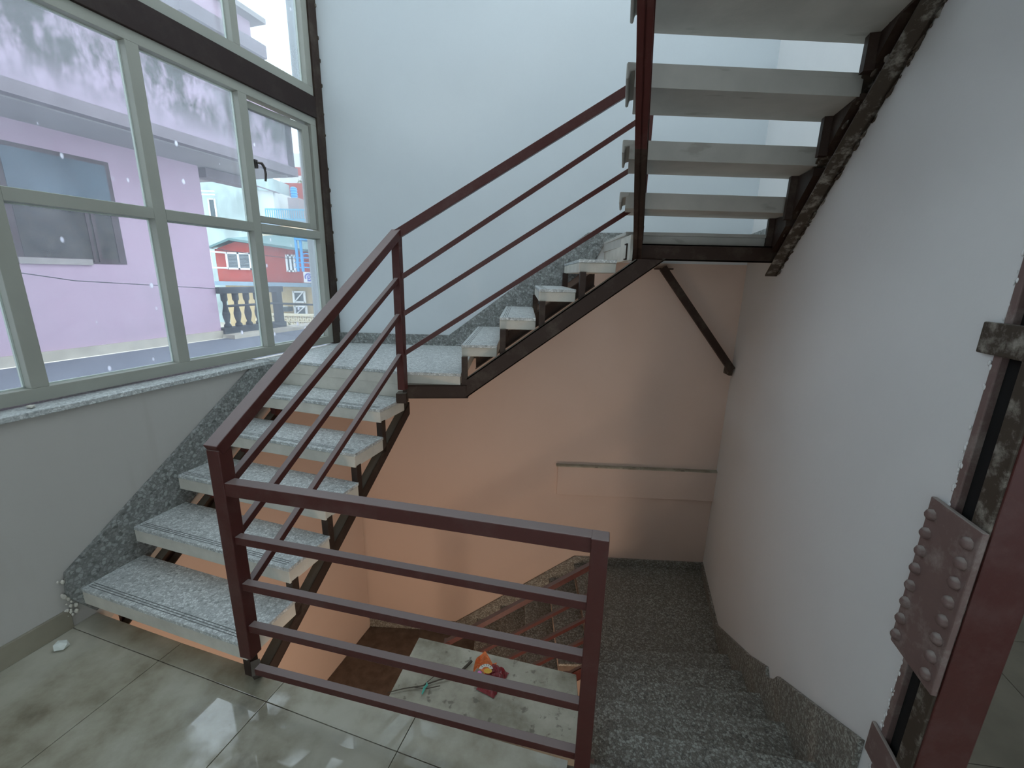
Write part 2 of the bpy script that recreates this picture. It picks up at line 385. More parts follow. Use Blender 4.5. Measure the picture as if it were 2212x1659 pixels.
# the casement, ajar, hinged at the jamb
sash = []
hinge = WP(1.943, WD - .012, 0); ang = math.radians(2.6)
def SP(s, off, z):  # s from the hinge towards the mullion
    d = (-U * math.cos(ang) - NI * math.sin(ang)); n = NI * math.cos(ang) - U * math.sin(ang)
    return Vector((hinge.x + d.x * s + n.x * off, hinge.y + d.y * s + n.y * off, z))
def sash_bar(a, b_, z0, z1):
    nn = NI * math.cos(ang) - U * math.sin(ang)
    return prism_vf([SP(a, 0, z0), SP(b_, 0, z0), SP(b_, 0, z1), SP(a, 0, z1)], (-nn.x * .035, -nn.y * .035, 0))
sash = [sash_bar(.012, .075, 1.912, 2.628), sash_bar(.515, .565, 1.912, 2.628), sash_bar(.075, .515, 1.912, 1.952), sash_bar(.075, .515, 2.586, 2.628)]
so = joined('casement_sash', sash, ALU, w1, bevel=.002)
sg = prism('casement_glass', [SP(.075, -.015, 1.952), SP(.515, -.015, 1.952), SP(.515, -.015, 2.586), SP(.075, -.015, 2.586)], ext(NI, -.004), GLASS, w1)
hv = [prism_vf([WP(1.412, WD - .03, 2.235), WP(1.434, WD - .03, 2.235), WP(1.434, WD - .03, 2.285), WP(1.412, WD - .03, 2.285)], ext(NI, .03)),
      tube_vf([WP(1.423, WD + .005, 2.268), WP(1.445, WD + .018, 2.268), WP(1.463, WD + .02, 2.245), WP(1.468, WD + .02, 2.21), WP(1.462, WD + .018, 2.165)], [.008, .009, .009, .008, .007])]
joined('handle', hv, HANDLE, w1)
# sill
prism('window_sill', [WP(-2.4, -.035, .995), WP(1.24, -.035, .995), WP(1.24, -.035, 1.02), WP(-2.4, -.035, 1.02)], ext(NI, -.17), TERR, w1, bevel=.004)
# upper window
win_bar('bottom_rail', -2.4, 2.0, 2.838, 2.900, ALU, w2, bevel=.002)
win_bar('head_rail', -2.4, 2.0, 4.35, 4.41, ALU, w2, bevel=.002)
win_bar('right_jamb', 1.945, 2.0, 2.9, 4.35, ALU, w2, bevel=.002)
um = [-1.06, -.46, .14, .75, 1.355]
for t in um: win_bar('mullion', t, t + .048, 2.9, 4.35, ALU, w2, bevel=.002)
ed = [-2.4] + um; 
for i in range(len(um)):
    nxt = um[i + 1] if i + 1 < len(um) else 1.945
    glaze(w2, um[i] + .048, nxt, 2.9, 4.35); beads(w2, um[i] + .048, nxt, 2.9, 4.35)
    if i < len(um) - 1: win_bar('transom', um[i] + .048, nxt, 3.62, 3.67, ALU, w2, bevel=.002)
st(prism('trim_3', [WP(-2.4, -.135, 2.698), WP(1.998, -.135, 2.698), WP(1.998, -.135, 2.838), WP(-2.4, -.135, 2.838)], ext(NI, -.10), BEAM, bevel=.003))
st(prism('trim_4', [WP(-2.4, -.135, 4.41), WP(1.998, -.135, 4.41), WP(1.998, -.135, 4.58), WP(-2.4, -.135, 4.58)], ext(NI, -.10), BEAM, bevel=.003))
post = thing('corner_post', 'dark brown steel post between the window frame and the back wall', 'post', WP(2.04, -.2, 1.0))
win_post = prism('post_body', [WP(2.0, -.135, 1.02), WP(2.078, -.135, 1.02), WP(2.078, -.135, HI), WP(2.0, -.135, HI)], ext(NI, -.12), DSTEEL, post, bevel=.004)
blobs = []
for k in range(16):
    z = 1.05 + k * .17 + random.uniform(-.05, .05)
    c = WP(2.074, -.134, z); r_ = random.uniform(.004, .009)
    blobs.append(lathe_vf((c.x, c.y, z), [(.001, -r_ * 2), (r_, -r_), (r_, r_), (.001, r_ * 2)], 6))
joined('mortar_spill', blobs, DSTEEL2, post, kind='stuff', label='small mortar lumps along the post edge')

# ------------------------------------------------------------------ stairs
def tread(parent, poly, ztop, nose_only=False, slab_mat_=None, pan_t=.065, over=.006):
    """terrazzo slab on a white painted box; poly counter-clockwise, first edge is the nose"""
    c = Vector((sum(p[0] for p in poly) / len(poly), sum(p[1] for p in poly) / len(poly)))
    t = mesh_tread_box(parent, poly, ztop, pan_t, c)
    slab('tread_slab', poly, ztop - .018, ztop, slab_mat_ or TERR, t, bevel=.003)
    return t
def mesh_tread_box(parent, poly, ztop, pan_t, c):
    inner = [(c.x + (p[0] - c.x) * .992, c.y + (p[1] - c.y) * .975) for p in poly]
    v, f = prism_vf([(p[0], p[1], ztop - .018 - pan_t) for p in inner], (0, 0, pan_t))
    # ragged lower edge of the plastered box
    return mesh('tread', v, f, PAN, parent, bevel=.004)
def grooves(parent, a, b_, inward, ztop):
    a, b_, inward = Vector(a), Vector(b_), Vector(inward)
    vf = []
    for k in range(3):
        o = inward * (.022 + .011 * k); m0 = a + (b_ - a) * .03 + o; m1 = a + (b_ - a) * .97 + o
        vf.append(bar_vf((m0.x, m0.y, ztop + .0002), (m1.x, m1.y, ztop + .0002), .003, .001))
    joined('nosing_groove', vf, GROUT2, parent)
GROUT2 = plain('groove_grey', (0.16, 0.17, 0.165), 0.8, 0.1, 20)
r = .17
P0 = Vector((-1.0274, 1.3731)); d1 = .2442; E1 = Vector((-.9547, .2974))
# ---- flight up along the window wall
f1 = thing('stair_flight', 'short stair flight rising along the window wall to the quarter landing, with five open treads', 'stair flight', (-1.5, 1.5, 0))
for k in range(5):
    R = P0 + U * (k * d1); L = R + E1 * .985; R2 = R + U * .262; L2 = L + U * .262
    t = tread(f1, [R, R2, L2, L], (k + 1) * r)
    grooves(t, R, L, U, (k + 1) * r)
    # angle bracket under the nose, on the outer stringer
    p_ = R + U * .032 - NI * .022
    zb = -.165 + .686 * (k * d1 + .035) + .075
    bar('bracket', (p_.x, p_.y, zb - .03), (p_.x, p_.y, (k + 1) * r - .075), .036, .036, DSTEEL, f1, side=(NI.x, NI.y, 0))
def chan(name, pts_bottom, h, nrm, fl, mat, parent, th=.007):
    """steel channel: web through pts (x,y,z of the lower edge), flanges of width fl to the side nrm"""
    vf = []
    for i in range(len(pts_bottom) - 1):
        a, b_ = Vector(pts_bottom[i]), Vector(pts_bottom[i + 1]); n = Vector((nrm.x, nrm.y, 0))
        upv = Vector((0, 0, h))
        vf.append(prism_vf([a, b_, b_ + upv, a + upv], n * th))
        for z0 in (0, h - th):
            q = Vector((0, 0, z0)); vf.append(prism_vf([a + q, b_ + q, b_ + q + Vector((0, 0, th)), a + q + Vector((0, 0, th))], n * fl))
    return joined(name, vf, mat, parent)
def s1(s, off, z): p_ = P0 + U * s + NI * off; return (p_.x, p_.y, z)
chan('stringer', [s1(.05, -.004, -.131), s1(1.30, -.004, .727)], .078, -NI, .05, DSTEEL, f1)
chan('stringer', [s1(.08, -.90, -.07), s1(1.22, -.90, .712)], .10, NI, .05, DSTEEL, f1)
for k in range(5):
    p_ = P0 + U * (k * d1 + .10) - NI * .86
    bar('bracket', (p_.x, p_.y, .02 + .686 * k * d1), (p_.x, p_.y, (k + 1) * r - .075), .04, .04, RED, f1, side=(NI.x, NI.y, 0))

# ---- quarter landing level with the sill
l1 = thing('stair_landing', 'pale terrazzo quarter landing level with the window sill', 'landing', (-1.0, 3.0, 1.02))
A1 = P0 + U * (5 * d1); LA = A1 + E1 * .985
lp = [(A1.x, A1.y), (-.31, 2.525), (-.31, BP(-.31, 0, 0).y), tuple(WP(2.08, -.14, 0).xy), tuple(WP(1.24, -.14, 0).xy), (LA.x, LA.y)]
slab('landing_slab', lp, 1.000, 1.02, TERR, l1, bevel=.003)
cc = Vector((-1.0, 3.0)); li = [(cc.x + (p_[0] - cc.x) * .992, cc.y + (p_[1] - cc.y) * .985) for p_ in lp]
slab('landing_edge', li, .935, 1.0, PAN, l1, bevel=.003)
prism('riser_panel', [(A1.x + U.x * .01, A1.y + U.y * .01, .85), (LA.x + U.x * .01, LA.y + U.y * .01, .85), (LA.x + U.x * .01, LA.y + U.y * .01, .996), (A1.x + U.x * .01, A1.y + U.y * .01, .996)], (U.x * .03, U.y * .03, 0), PAN, l1, bevel=.003)
chan('beam', [(-.66, 2.50, .862), (-.27, 2.535, .862)], .085, Vector((0, 1)), .05, DSTEEL, l1)
chan('beam', [(-.66, 2.56, .862), (-1.62, 2.86, .862)], .075, Vector((0, 1)), .05, DSTEEL, l1)
bar('beam_stub', (-.665, 2.50, .90), (-.665, 2.50, .84), .06, .06, DSTEEL, l1)

# ---- flight along the back wall
f2 = thing('stair_flight', 'stair flight climbing along the back wall from the sill-level landing, with small open treads', 'stair flight', (0, 3.0, 1.02))
NX = [-.312, -.083, .146, .372]; D2 = .229
for k, x in enumerate(NX):
    zt = (7 + k) * r; yb = lambda xx: BP(xx, 0, 0).y - .02
    poly = [(x, 2.56), (x + D2 - .012, 2.56), (x + D2 + .01, yb(x + D2)), (x + .02, yb(x))]
    t = tread(f2, [poly[3], poly[0], poly[1], poly[2]], zt, pan_t=.055)
    grooves(t, poly[0], poly[3], Vector((1, 0)), zt)
    zb = .885 + .747 * (x + .03 + .26) + .11
    bar('bracket', (x + .022, 2.55, zb - .03), (x + .022, 2.55, zt - .07), .034, .034, DSTEEL, f2, side=(1, 0, 0))
zs = lambda x: .872 + .740 * (x + .275)
joined('stringer', [prism_vf([(-.275, 2.52, zs(-.275)), (.852, 2.52, 1.706), (.692, 2.52, 1.706), (-.275, 2.52, zs(-.275) + .118)], (0, .007, 0)),
    prism_vf([(-.275, 2.52, zs(-.275)), (.852, 2.52, 1.706), (.852, 2.52, 1.713), (-.275, 2.52, zs(-.275) + .008)], (0, .05, 0)),
    prism_vf([(-.275, 2.52, zs(-.275) + .110), (.692, 2.52, 1.698), (.692, 2.52, 1.706), (-.275, 2.52, zs(-.275) + .118)], (0, .05, 0))], DSTEEL, f2)
chan('stringer', [(-.30, 3.46, .855), (.62, 3.42, 1.535)], .12, Vector((0, -1)), .05, DSTEEL, f2)
for x in NX:
    bar('bracket', (x + .022, 3.42, .98 + .747 * (x + .27)), (x + .022, 3.42, r * (7 + NX.index(x)) - .07), .04, .04, DSTEEL, f2, side=(1, 0, 0))

# ---- upper quarter landing
l2 = thing('stair_landing', 'upper quarter landing in the far corner on a dark steel edge beam, seen from below', 'landing', (1.1, 3.0, 1.87))
up_poly = [(.66, 2.70), (1.595, 2.70), tuple(BP(1.80, 0, 0).xy), (.69, BP(.66, 0, 0).y)]
slab('landing_slab', up_poly, 1.85, 1.87, UNDER, l2, bevel=.003)
slab('landing_edge', [(.672, 2.715), (1.59, 2.715), tuple(BP(1.79, .01, 0).xy), (.69, BP(.69, .01, 0).y)], 1.795, 1.85, UNDER, l2)
prism('riser_panel', [(.665, 2.60, 1.70), (.70, 3.50, 1.70), (.70, 3.50, 1.845), (.665, 2.60, 1.845)], (.02, 0, 0), PAN, l2, bevel=.003)
chan('beam', [(.66, 2.66, 1.708), (1.60, 2.66, 1.708)], .092, Vector((0, 1)), .05, DSTEEL, l2)

# ---- flight towards the camera along the right wall, seen from below
f3 = thing('stair_flight', 'upper stair flight along the bare white wall, its grey tread undersides seen from below', 'stair flight', (1.0, 2.0, 1.87))
def f3x(y): return .546 - .2415 * (2.42 - y)
yn = [2.70]
rear = [2.436, 2.161, 1.841, 1.545, 1.25, .96]
for k, yr in enumerate(rear):
    zt = 1.87 + r * (k + 1); front = (2.695, 2.44, 2.122, 1.832, 1.55, 1.265)[k]
    xl0, xl1 = f3x(yr), f3x(front)
    poly = [(xl1, front), (xl0, yr), (RP(yr, .05, 0).x, yr + .045), (RP(front, .05, 0).x, front + .045)]
    t = slab('tread', [(p_[0] + (.03 if i < 2 else 0), p_[1]) for i, p_ in enumerate([poly[0], (poly[1][0], poly[1][1] + .001), (poly[2][0], poly[2][1] + .001), poly[3]])], zt - .08, zt - .018, UNDER, f3)
    slab('tread_slab', poly, zt - .018, zt, UNDER, t)
    prism('nosing_return', [(xl0 - .004, yr, zt), (xl0 + .05, yr, zt), (xl0 + .05, yr, zt - .02), (xl0 + .012, yr, zt - .03), (xl0 + .008, yr, zt - .055), (xl0 - .004, yr, zt - .055)], (xl1 - xl0, front - yr, 0), UNDER, t, bevel=.005)
# left stringer (towards the well), a pair of flats with a stiffening rib
def l3(y, dx=0): return .359 + .3103 * (y - 1.474) + dx
def z3(y): return 1.705 + .579 * (2.66 - y)
pa, pb, pc = 2.66, 1.95, .9
for nm, y0, y1, mt in (('stringer', pa, pb, DSTEEL), ('stringer', pb, pc, RED)):
    vf = [prism_vf([(l3(y0), y0, z3(y0)), (l3(y1), y1, z3(y1)), (l3(y1), y1, z3(y1) + .12), (l3(y0), y0, z3(y0) + .12)], (.008, 0, 0))]
    for dz in (0, .112):
        vf.append(prism_vf([(l3(y0) - .022, y0, z3(y0) + dz), (l3(y1) - .022, y1, z3(y1) + dz), (l3(y1) - .022, y1, z3(y1) + dz + .008), (l3(y0) - .022, y0, z3(y0) + dz + .008)], (.05, 0, 0)))
    joined(nm, vf, mt, f3)
joined('stringer_rib', [bar_vf((l3(pa), pa + .012, 1.70), (l3(pa), pa + .012, 1.90), .055, .02, (1, 0, 0))], DSTEEL, f3)
# wall side stringer, smeared with mortar
ys = [2.70, 2.1, 1.5, .9]
def zr(y): return 1.70 + .70 * (2.60 - y)
vf = []
for i in range(3):
    a, b_ = ys[i], ys[i + 1]
    vf.append(prism_vf([RP(a, .004, zr(a)), RP(b_, .004, zr(b_)), RP(b_, .004, zr(b_) + .16), RP(a, .004, zr(a) + .16)], ext(RN, .012)))
    for dz, wd in ((0, .065), (.15, .065)):
        vf.append(prism_vf([RP(a, .004, zr(a) + dz), RP(b_, .004, zr(b_) + dz), RP(b_, .004, zr(b_) + dz + .01), RP(a, .004, zr(a) + dz + .01)], ext(RN, wd)))
joined('wall_stringer', vf, DSTEEL2, f3)
for k, yr in enumerate(rear):
    zt = 1.87 + r * (k + 1)
    prism('support_plate', [RP(yr + .03, .07, zt - .09), RP(yr + .26, .07, zt - .08), RP(yr + .26, .07, zr(yr + .26) + .10), RP(yr + .03, .07, zr(yr + .03) + .10)], ext(RN, -.05), DSTEEL, f3)
    bar('bracket', RP(yr + .245, .085, zr(yr + .24) + .08), RP(yr + .245, .085, zt - .08), .035, .035, DSTEEL, f3, side=(RN.x, RN.y, 0))
mort = []
for k in range(170):
    y = random.uniform(.95, 2.68); u_ = random.choice((random.uniform(-.012, .012), random.uniform(.10, .17), random.uniform(0, .16)))
    c = RP(y, random.uniform(.008, .07) if u_ > .02 else random.uniform(0, .008), zr(y) + u_); q = random.uniform(.004, .013)
    V, F = lathe_vf((0, 0, 0), [(.001, -q), (q * .8, -q * .5), (q, q * .3), (.001, q * .8)], 6)
    sc = Vector((random.uniform(.5, 1), random.uniform(.8, 2.4), random.uniform(.5, 1.2)))
    mort.append(([Vector((c.x + v_.x * sc.x, c.y + v_.y * sc.y * .9, c.z + v_.z * sc.z - v_.y * sc.y * .6)) for v_ in V], F))
joined('mortar_spill', mort, DSTEEL2, f3, kind='stuff', label='grey mortar lumps along the wall stringer', smooth=True)

# ---- stair down beside the right wall
f4 = thing('stair_flight', 'grey terrazzo stair flight going down beside the bare white wall', 'stair flight', (.8, 1.6, -.5))
NL = [1.10, 1.36, 1.62, 1.88, 2.13, 2.38]; NR = [.955, 1.23, 1.515, 1.80, 2.09, 2.37]
def f4x(y): return .262 + .232 * (y - 1.05)
for k in range(6):
    z = -r * k; yl, yrr = NL[k], NR[k]; dl = .30
    poly = [(f4x(yl), yl), (f4x(yl - dl), yl - dl), (RP(yrr - dl, .0, 0).x, yrr - dl), (RP(yrr, .0, 0).x, yrr)]
    if k == 0: poly = [(f4x(yl), yl), (f4x(yl - .09), yl - .09), (RP(yrr - .02, 0, 0).x + .0, yrr - .08), (RP(yrr, 0, 0).x, yrr)]
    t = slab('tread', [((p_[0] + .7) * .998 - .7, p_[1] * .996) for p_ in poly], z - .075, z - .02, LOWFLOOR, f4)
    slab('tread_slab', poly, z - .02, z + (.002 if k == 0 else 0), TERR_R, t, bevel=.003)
    zr0 = z - r
    prism('riser_panel', [(f4x(yl) + .004, yl - .03, zr0), (RP(yrr, 0, 0).x, yrr - .03, zr0), (RP(yrr, 0, 0).x, yrr - .03, z - .02), (f4x(yl) + .004, yl - .03, z - .02)], (0, -.015, 0), TERR_R, t)
chan('stringer', [(f4x(1.05) - .01, 1.05, -.16), (f4x(2.40) - .01, 2.40, -1.10)], .115, Vector((1, 0)), .05, RED, f4)
l3o = thing('stair_landing', 'dark grey terrazzo landing at the foot of the descending flight', 'landing', (1.2, 3.0, -1.02))
slab('landing_slab', [(.60, 2.30), (RP(2.30, 0, 0).x, 2.30), (RP(2.30, 0, 0).x + .3, 3.46), (.62, BP(.62, 0, 0).y)], -1.04, -1.02, TERR_R, l3o, bevel=.003)
slab('landing_edge', [(.605, 2.31), (RP(2.31, 0, 0).x, 2.31), (RP(2.3, 0, 0).x + .29, 3.45), (.625, 3.50)], -1.12, -1.04, LOWFLOOR, l3o)
f5 = thing('stair_flight', 'dim lower stair flight descending along the peach wall behind the guard railing', 'stair flight', (0, 3, -1.5))
for k in range(1, 5):
    x1_ = .635 - .229 * (k - 1); x0_ = .62 - .229 * k; z = -1.02 - r * k
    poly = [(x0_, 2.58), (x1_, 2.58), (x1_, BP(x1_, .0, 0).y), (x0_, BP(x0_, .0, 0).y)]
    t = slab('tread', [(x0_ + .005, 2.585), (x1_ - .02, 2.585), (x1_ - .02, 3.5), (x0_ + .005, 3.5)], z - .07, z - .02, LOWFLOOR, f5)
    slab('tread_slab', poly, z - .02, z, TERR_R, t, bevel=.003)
chan('stringer', [(.70, 2.56, -1.20), (-.32, 2.56, -1.96)], .11, Vector((0, 1)), .05, RED, f5)
l4 = thing('stair_landing', 'brown unlit landing in the bottom of the stairwell below the guard railing', 'landing', (-1.0, 3.1, -1.87))
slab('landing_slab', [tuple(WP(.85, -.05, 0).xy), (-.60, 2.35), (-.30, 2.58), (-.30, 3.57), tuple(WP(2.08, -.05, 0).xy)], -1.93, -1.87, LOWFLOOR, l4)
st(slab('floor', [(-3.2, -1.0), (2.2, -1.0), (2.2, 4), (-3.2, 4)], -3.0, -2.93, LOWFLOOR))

# ------------------------------------------------------------------ terrazzo skirtings
sk = [WP(.035, -.055, .13), WP(.015, -.055, .17), WP(.03, -.055, .275), WP(1.04, -.055, .962), WP(1.085, -.055, .995), WP(1.35, -.055, .995), WP(1.35, -.055, .80), WP(1.24, -.055, .80), WP(.30, -.055, .10), WP(.10, -.055, .02)]
st(prism('baseboard_left', sk, ext(NI, .022), TERR_D, bevel=.003))
sk = [BP(-1.47, 0, 1.02), BP(-1.47, 0, 1.107), BP(-.536, 0, 1.109), BP(.566, 0, 1.939), BP(1.81, 0, 1.942), BP(1.81, 0, 1.84), BP(.69, 0, 1.84), BP(.62, 0, 1.70), BP(-.30, 0, 1.0)]
st(prism('baseboard_back', sk, ext(BN, .018), TERR_D, bevel=.003))
sk = [BP(1.81, 0, -1.03), BP(1.81, 0, -.943), BP(.62, 0, -.943), BP(-.51, 0, -1.765), BP(-1.38, 0, -1.78), BP(-1.38, 0, -1.88), BP(-.42, 0, -1.9), BP(.62, 0, -1.18)]
st(prism('baseboard_back', sk, ext(BN, .018), TERR_R, bevel=.003))
sk = [RP(3.46, 0, -1.03), RP(3.46, 0, -.938), RP(2.715, 0, -.938), RP(2.041, 0, -.514), RP(1.80, 0, -.335), RP(1.765, 0, -.365), RP(1.70, 0, -.31), RP(1.66, 0, -.245), RP(1.062, 0, .173), RP(1.062, 0, -.30), RP(2.45, 0, -1.15)]
st(prism('baseboard_right', sk, ext(RN, .018), TERR_R, bevel=.003))
sk = [RP(3.46, 0, 1.86), RP(3.46, 0, 1.945), RP(2.78, 0, 1.945), RP(1.1, 0, 3.07), RP(1.1, 0, 2.80), RP(2.72, 0, 1.80)]
st(prism('baseboard_right', sk, ext(RN, .018), TERR_D, bevel=.003))

pb = []
for k in range(22):
    q = random.uniform(.004, .010); c = WP(random.uniform(.0, .04), -.045, random.uniform(.06, .25))
    V, F = lathe_vf((0, 0, 0), [(.001, -q), (q * .8, -q * .5), (q, q * .3), (.001, q * .8)], 6)
    pb.append(([Vector((c.x + v_.x, c.y + v_.y, c.z + v_.z * 1.5)) for v_ in V], F))
joined('plaster_edge', pb, PAN, f1, kind='stuff', label='broken plaster edge by the lowest tread', smooth=True)

# ------------------------------------------------------------------ railings
def weld(p, s=.03):
    return box_vf(p[0] - s / 2, p[0] + s / 2, p[1] - s / 2, p[1] + s / 2, p[2] - s / 2, p[2] + s / 2)
B = Vector((-.950, 1.296)); A = Vector((-.650, 2.465)); C = Vector((.236, 1.022)); D = Vector((.565, 2.42))
g1 = thing('guard_railing', 'oxide red steel guard railing with five rails across the floor edge', 'railing', (-.35, 1.15, 0))
sideBC = (.97, -.23, 0)
bar('post', (C.x + .012, C.y, -.10), (C.x + .012, C.y, .925), .048, .048, RED, g1, side=sideBC, bevel=.003)
bar('top_rail', (B.x + .02, B.y - .006, .899), (C.x + .037, C.y - .0, .899), .042, .048, RED, g1, bevel=.003)
for z in (.705, .52, .343, .150):
    bar('rail', (B.x + .02, B.y - .006, z), (C.x, C.y, z), .028, .028, RED, g1, bevel=.002)
bar('foot', (B.x + .01, B.y + .0, .150), (-1.02, 1.415, -.005), .03, .05, DSTEEL, g1)
g2 = thing('stair_railing', 'oxide red sloping railing of the flight by the window, ending at the tall middle post', 'railing', (-.8, 1.9, .2))
bar('post', (B.x, B.y, .215), (B.x, B.y, 1.035), .050, .050, RED, g2, side=sideBC, bevel=.003)
bar('post', (A.x, A.y, .93), (A.x, A.y, 1.80), .045, .045, RED, g2, side=sideBC, bevel=.003)
bar('handrail', (B.x - .005, B.y - .02, 1.035), (A.x + .002, A.y + .01, 1.815), .055, .042, RED, g2, bevel=.003)
for z0, z1 in ((.895, 1.573), (.70, 1.374), (.468, 1.145)):
    bar('rail', (B.x, B.y, z0), (A.x, A.y, z1), .026, .026, RED, g2, bevel=.002)
g3 = thing('stair_railing', 'oxide red sloping railing of the flight along the back wall, above the small treads', 'railing', (0, 2.5, 1.1))
bar('handrail', (A.x - .01, A.y + .01, 1.80), (.69, 2.60, 2.635), .042, .048, RED, g3, bevel=.003)
for z0, z1 in ((1.568, 2.455), (1.362, 2.225), (1.135, 2.005)):
    bar('rail', (A.x, A.y + .01, z0), (.695, 2.60, z1), .026, .026, RED, g3, bevel=.002)
bar('post', (.715, 2.625, 1.82), (.715, 2.625, 2.67), .04, .04, RED, g3, bevel=.003)
g4 = thing('stair_railing', 'red railing going down behind the end post of the guard railing', 'railing', (.4, 1.7, -.5))
for z0, z1 in ((.80, -.16), (.58, -.40), (.40, -.58), (.18, -.80)):
    bar('rail', (C.x + .014, C.y + .01, z0), (D.x, D.y, z1), .024, .024, RED, g4)
bar('post', (D.x, D.y, -1.10), (D.x, D.y, -.14), .045, .045, RED, g4)
g5 = thing('stair_railing', 'dim red railing of the lower flight, seen through the guard railing', 'railing', (0, 2.5, -1.4))
bar('handrail', (.565, 2.50, -.275), (-.42, 2.50, -.935), .035, .035, RED, g5)
for z0 in (-.51, -.70, -.88):
    bar('rail', (.565, 2.50, z0), (-.42, 2.50, z0 - .66), .024, .024, RED, g5)
bar('post', (-.42, 2.50, -1.95), (-.42, 2.50, -.92), .045, .045, RED, g5)

# ------------------------------------------------------------------ brace under the upper landing
br = thing('steel_brace', 'thin rusty steel brace slanting from the upper landing to the wall corner', 'brace', (1.4, 3.4, 1.2))
bar('brace_bar', (1.135, 3.40, 1.685), (1.762, 3.372, .905), .028, .055, DSTEEL, br, side=(0, 1, 0))
bar('brace_flange', (1.120, 3.378, 1.68), (1.747, 3.352, .90), .006, .03, DSTEEL, br, side=(0, 1, 0))
prism('end_plate', [BP(1.10, .0, 1.672), BP(1.22, .0, 1.672), BP(1.22, .0, 1.682), BP(1.10, .0, 1.682)], ext(BN, .10), DSTEEL, br)
prism('end_plate', [BP(1.745, .0, .86), BP(1.77, .0, .86), BP(1.775, .0, .93), BP(1.75, .0, .93)], ext(BN, .11), DSTEEL2, br)

# ------------------------------------------------------------------ steel column at the end of the right wall
colm = thing('steel_column', 'brown steel column with a riveted splice plate at the end of the right-hand wall', 'column', (1.15, .96, 0))
def RB(name, y0, y1, z0, z1, off, dep, mat, parent=colm, **k):
    return prism(name, [RP(y0, off, z0), RP(y1, off, z0), RP(y1, off, z1), RP(y0, off, z1)], ext(RN, -dep), mat, parent, **k)
RB('wall_flange', .990, 1.012, -.6, 3.2, .003, .10, PLATE, bevel=.003)
RB('outer_flange', .880, .932, -.6, 3.2, .006, .10, DSTEEL2, bevel=.003)
RB('web', .875, .90, -.6, 3.2, .0, .105, RED, bevel=.003)
RB('slot_shade', .930, .990, -.6, 3.2, -.014, .03, DARK)  # black strip painted in as the shade within the column slot
sp_ = RB('splice_plate', .872, 1.050, .575, 1.045, .020, .014, PLATE, bevel=.003)
for k in range(8):
    for yc in (1.028, .900):
        z = .612 + k * .0555
        c = RP(yc, .020, z); v, f = [], []
        n = 8
        u1 = Vector((.26, .9656, 0)); u2 = Vector((0, 0, 1)); nn = Vector((RN.x, RN.y, 0))
        for rr, hh in ((.0165, 0), (.015, .008), (.009, .014)):
            v += [c + (u1 * math.cos(2 * math.pi * q / n) + u2 * math.sin(2 * math.pi * q / n)) * rr + nn * hh for q in range(n)]
        f = [(i * n + q, i * n + (q + 1) % n, (i + 1) * n + (q + 1) % n, (i + 1) * n + q) for i in range(2) for q in range(n)] + [tuple(range(2 * n, 3 * n))]
        mesh('bolt', v, f, PLATE, sp_, smooth=True)
RB('batten_plate', .872, 1.052, 1.44, 1.515, .014, .012, DSTEEL2, bevel=.003)
RB('batten_plate', .872, 1.04, .17, .28, .014, .012, PLATE, bevel=.003)
rag = []
for k in range(150):
    z = random.uniform(-.1, 2.3); q = random.uniform(.002, .006); c = RP(1.010 + random.uniform(-.004, .008), .003, z)
    V, F = lathe_vf((0, 0, 0), [(.001, -q), (q * .8, -q * .5), (q, q * .3), (.001, q * .8)], 6)
    rag.append(([Vector((c.x + v_.x * .5, c.y + v_.y * .8, c.z + v_.z * 1.6)) for v_ in V], F))
joined('plaster_edge', rag, W_WHITE, colm, kind='stuff', label='ragged white plaster edge', smooth=True)

# ------------------------------------------------------------------ litter
def blob(name, c, rad, sc, mat, parent=None, seed=1, rough=.35, sub=2, label=None):
    bm = bmesh.new(); bmesh.ops.create_icosphere(bm, subdivisions=sub, radius=rad); rnd = random.Random(seed)
    for v_ in bm.verts:
        k = 1 + rnd.uniform(-rough, rough); v_.co = Vector((v_.co.x * sc[0] * k, v_.co.y * sc[1] * k, v_.co.z * sc[2] * k)) + Vector(c)
    V = [v_.co.copy() for v_ in bm.verts]; F = [tuple(v_.index for v_ in f_.verts) for f_ in bm.faces]; bm.free()
    return mesh(name, V, F, mat, parent, label=label)
PAPER = plain('white_paper', (0.72, 0.78, 0.74), 0.7, 0.05, 20)
o = blob('crumpled_paper', (-1.915, 1.50, .018), .028, (1, .8, .65), PAPER, seed=5, rough=.25, sub=1)
set_props(o, 'small crumpled ball of white paper on the floor by the skirting', 'litter')
o = blob('mortar_crumb', tuple(WP(.085, -.10, 1.028)), .014, (1.3, 1.0, .6), PAN, seed=2, rough=.2, sub=1)
set_props(o, 'small lump of putty on the window sill', 'litter')

ORANGE = plain('orange_foil', (0.75, 0.20, 0.06), 0.3, 0.3, 40, bmp=.3, spec=.6)
CRIM = plain('crimson_foil', (0.22, 0.012, 0.02), 0.25, 0.2, 20, bmp=.3, spec=.7)
pk = thing('snack_packet', 'open crimson and orange foil snack packet lying on the cement ledge', 'packet', (-.08, 1.41, 0))
def sheet(name, grid, mat, parent, label=None):
    ny, nx = len(grid), len(grid[0]); V = [Vector(p_) for row in grid for p_ in row]
    F = [(j * nx + i, j * nx + i + 1, (j + 1) * nx + i + 1, (j + 1) * nx + i) for j in range(ny - 1) for i in range(nx - 1)]
    o = mesh(name, V, F, mat, parent, smooth=False, label=label)
    s = o.modifiers.new('thickness', 'SOLIDIFY'); s.thickness = .0008
    return o
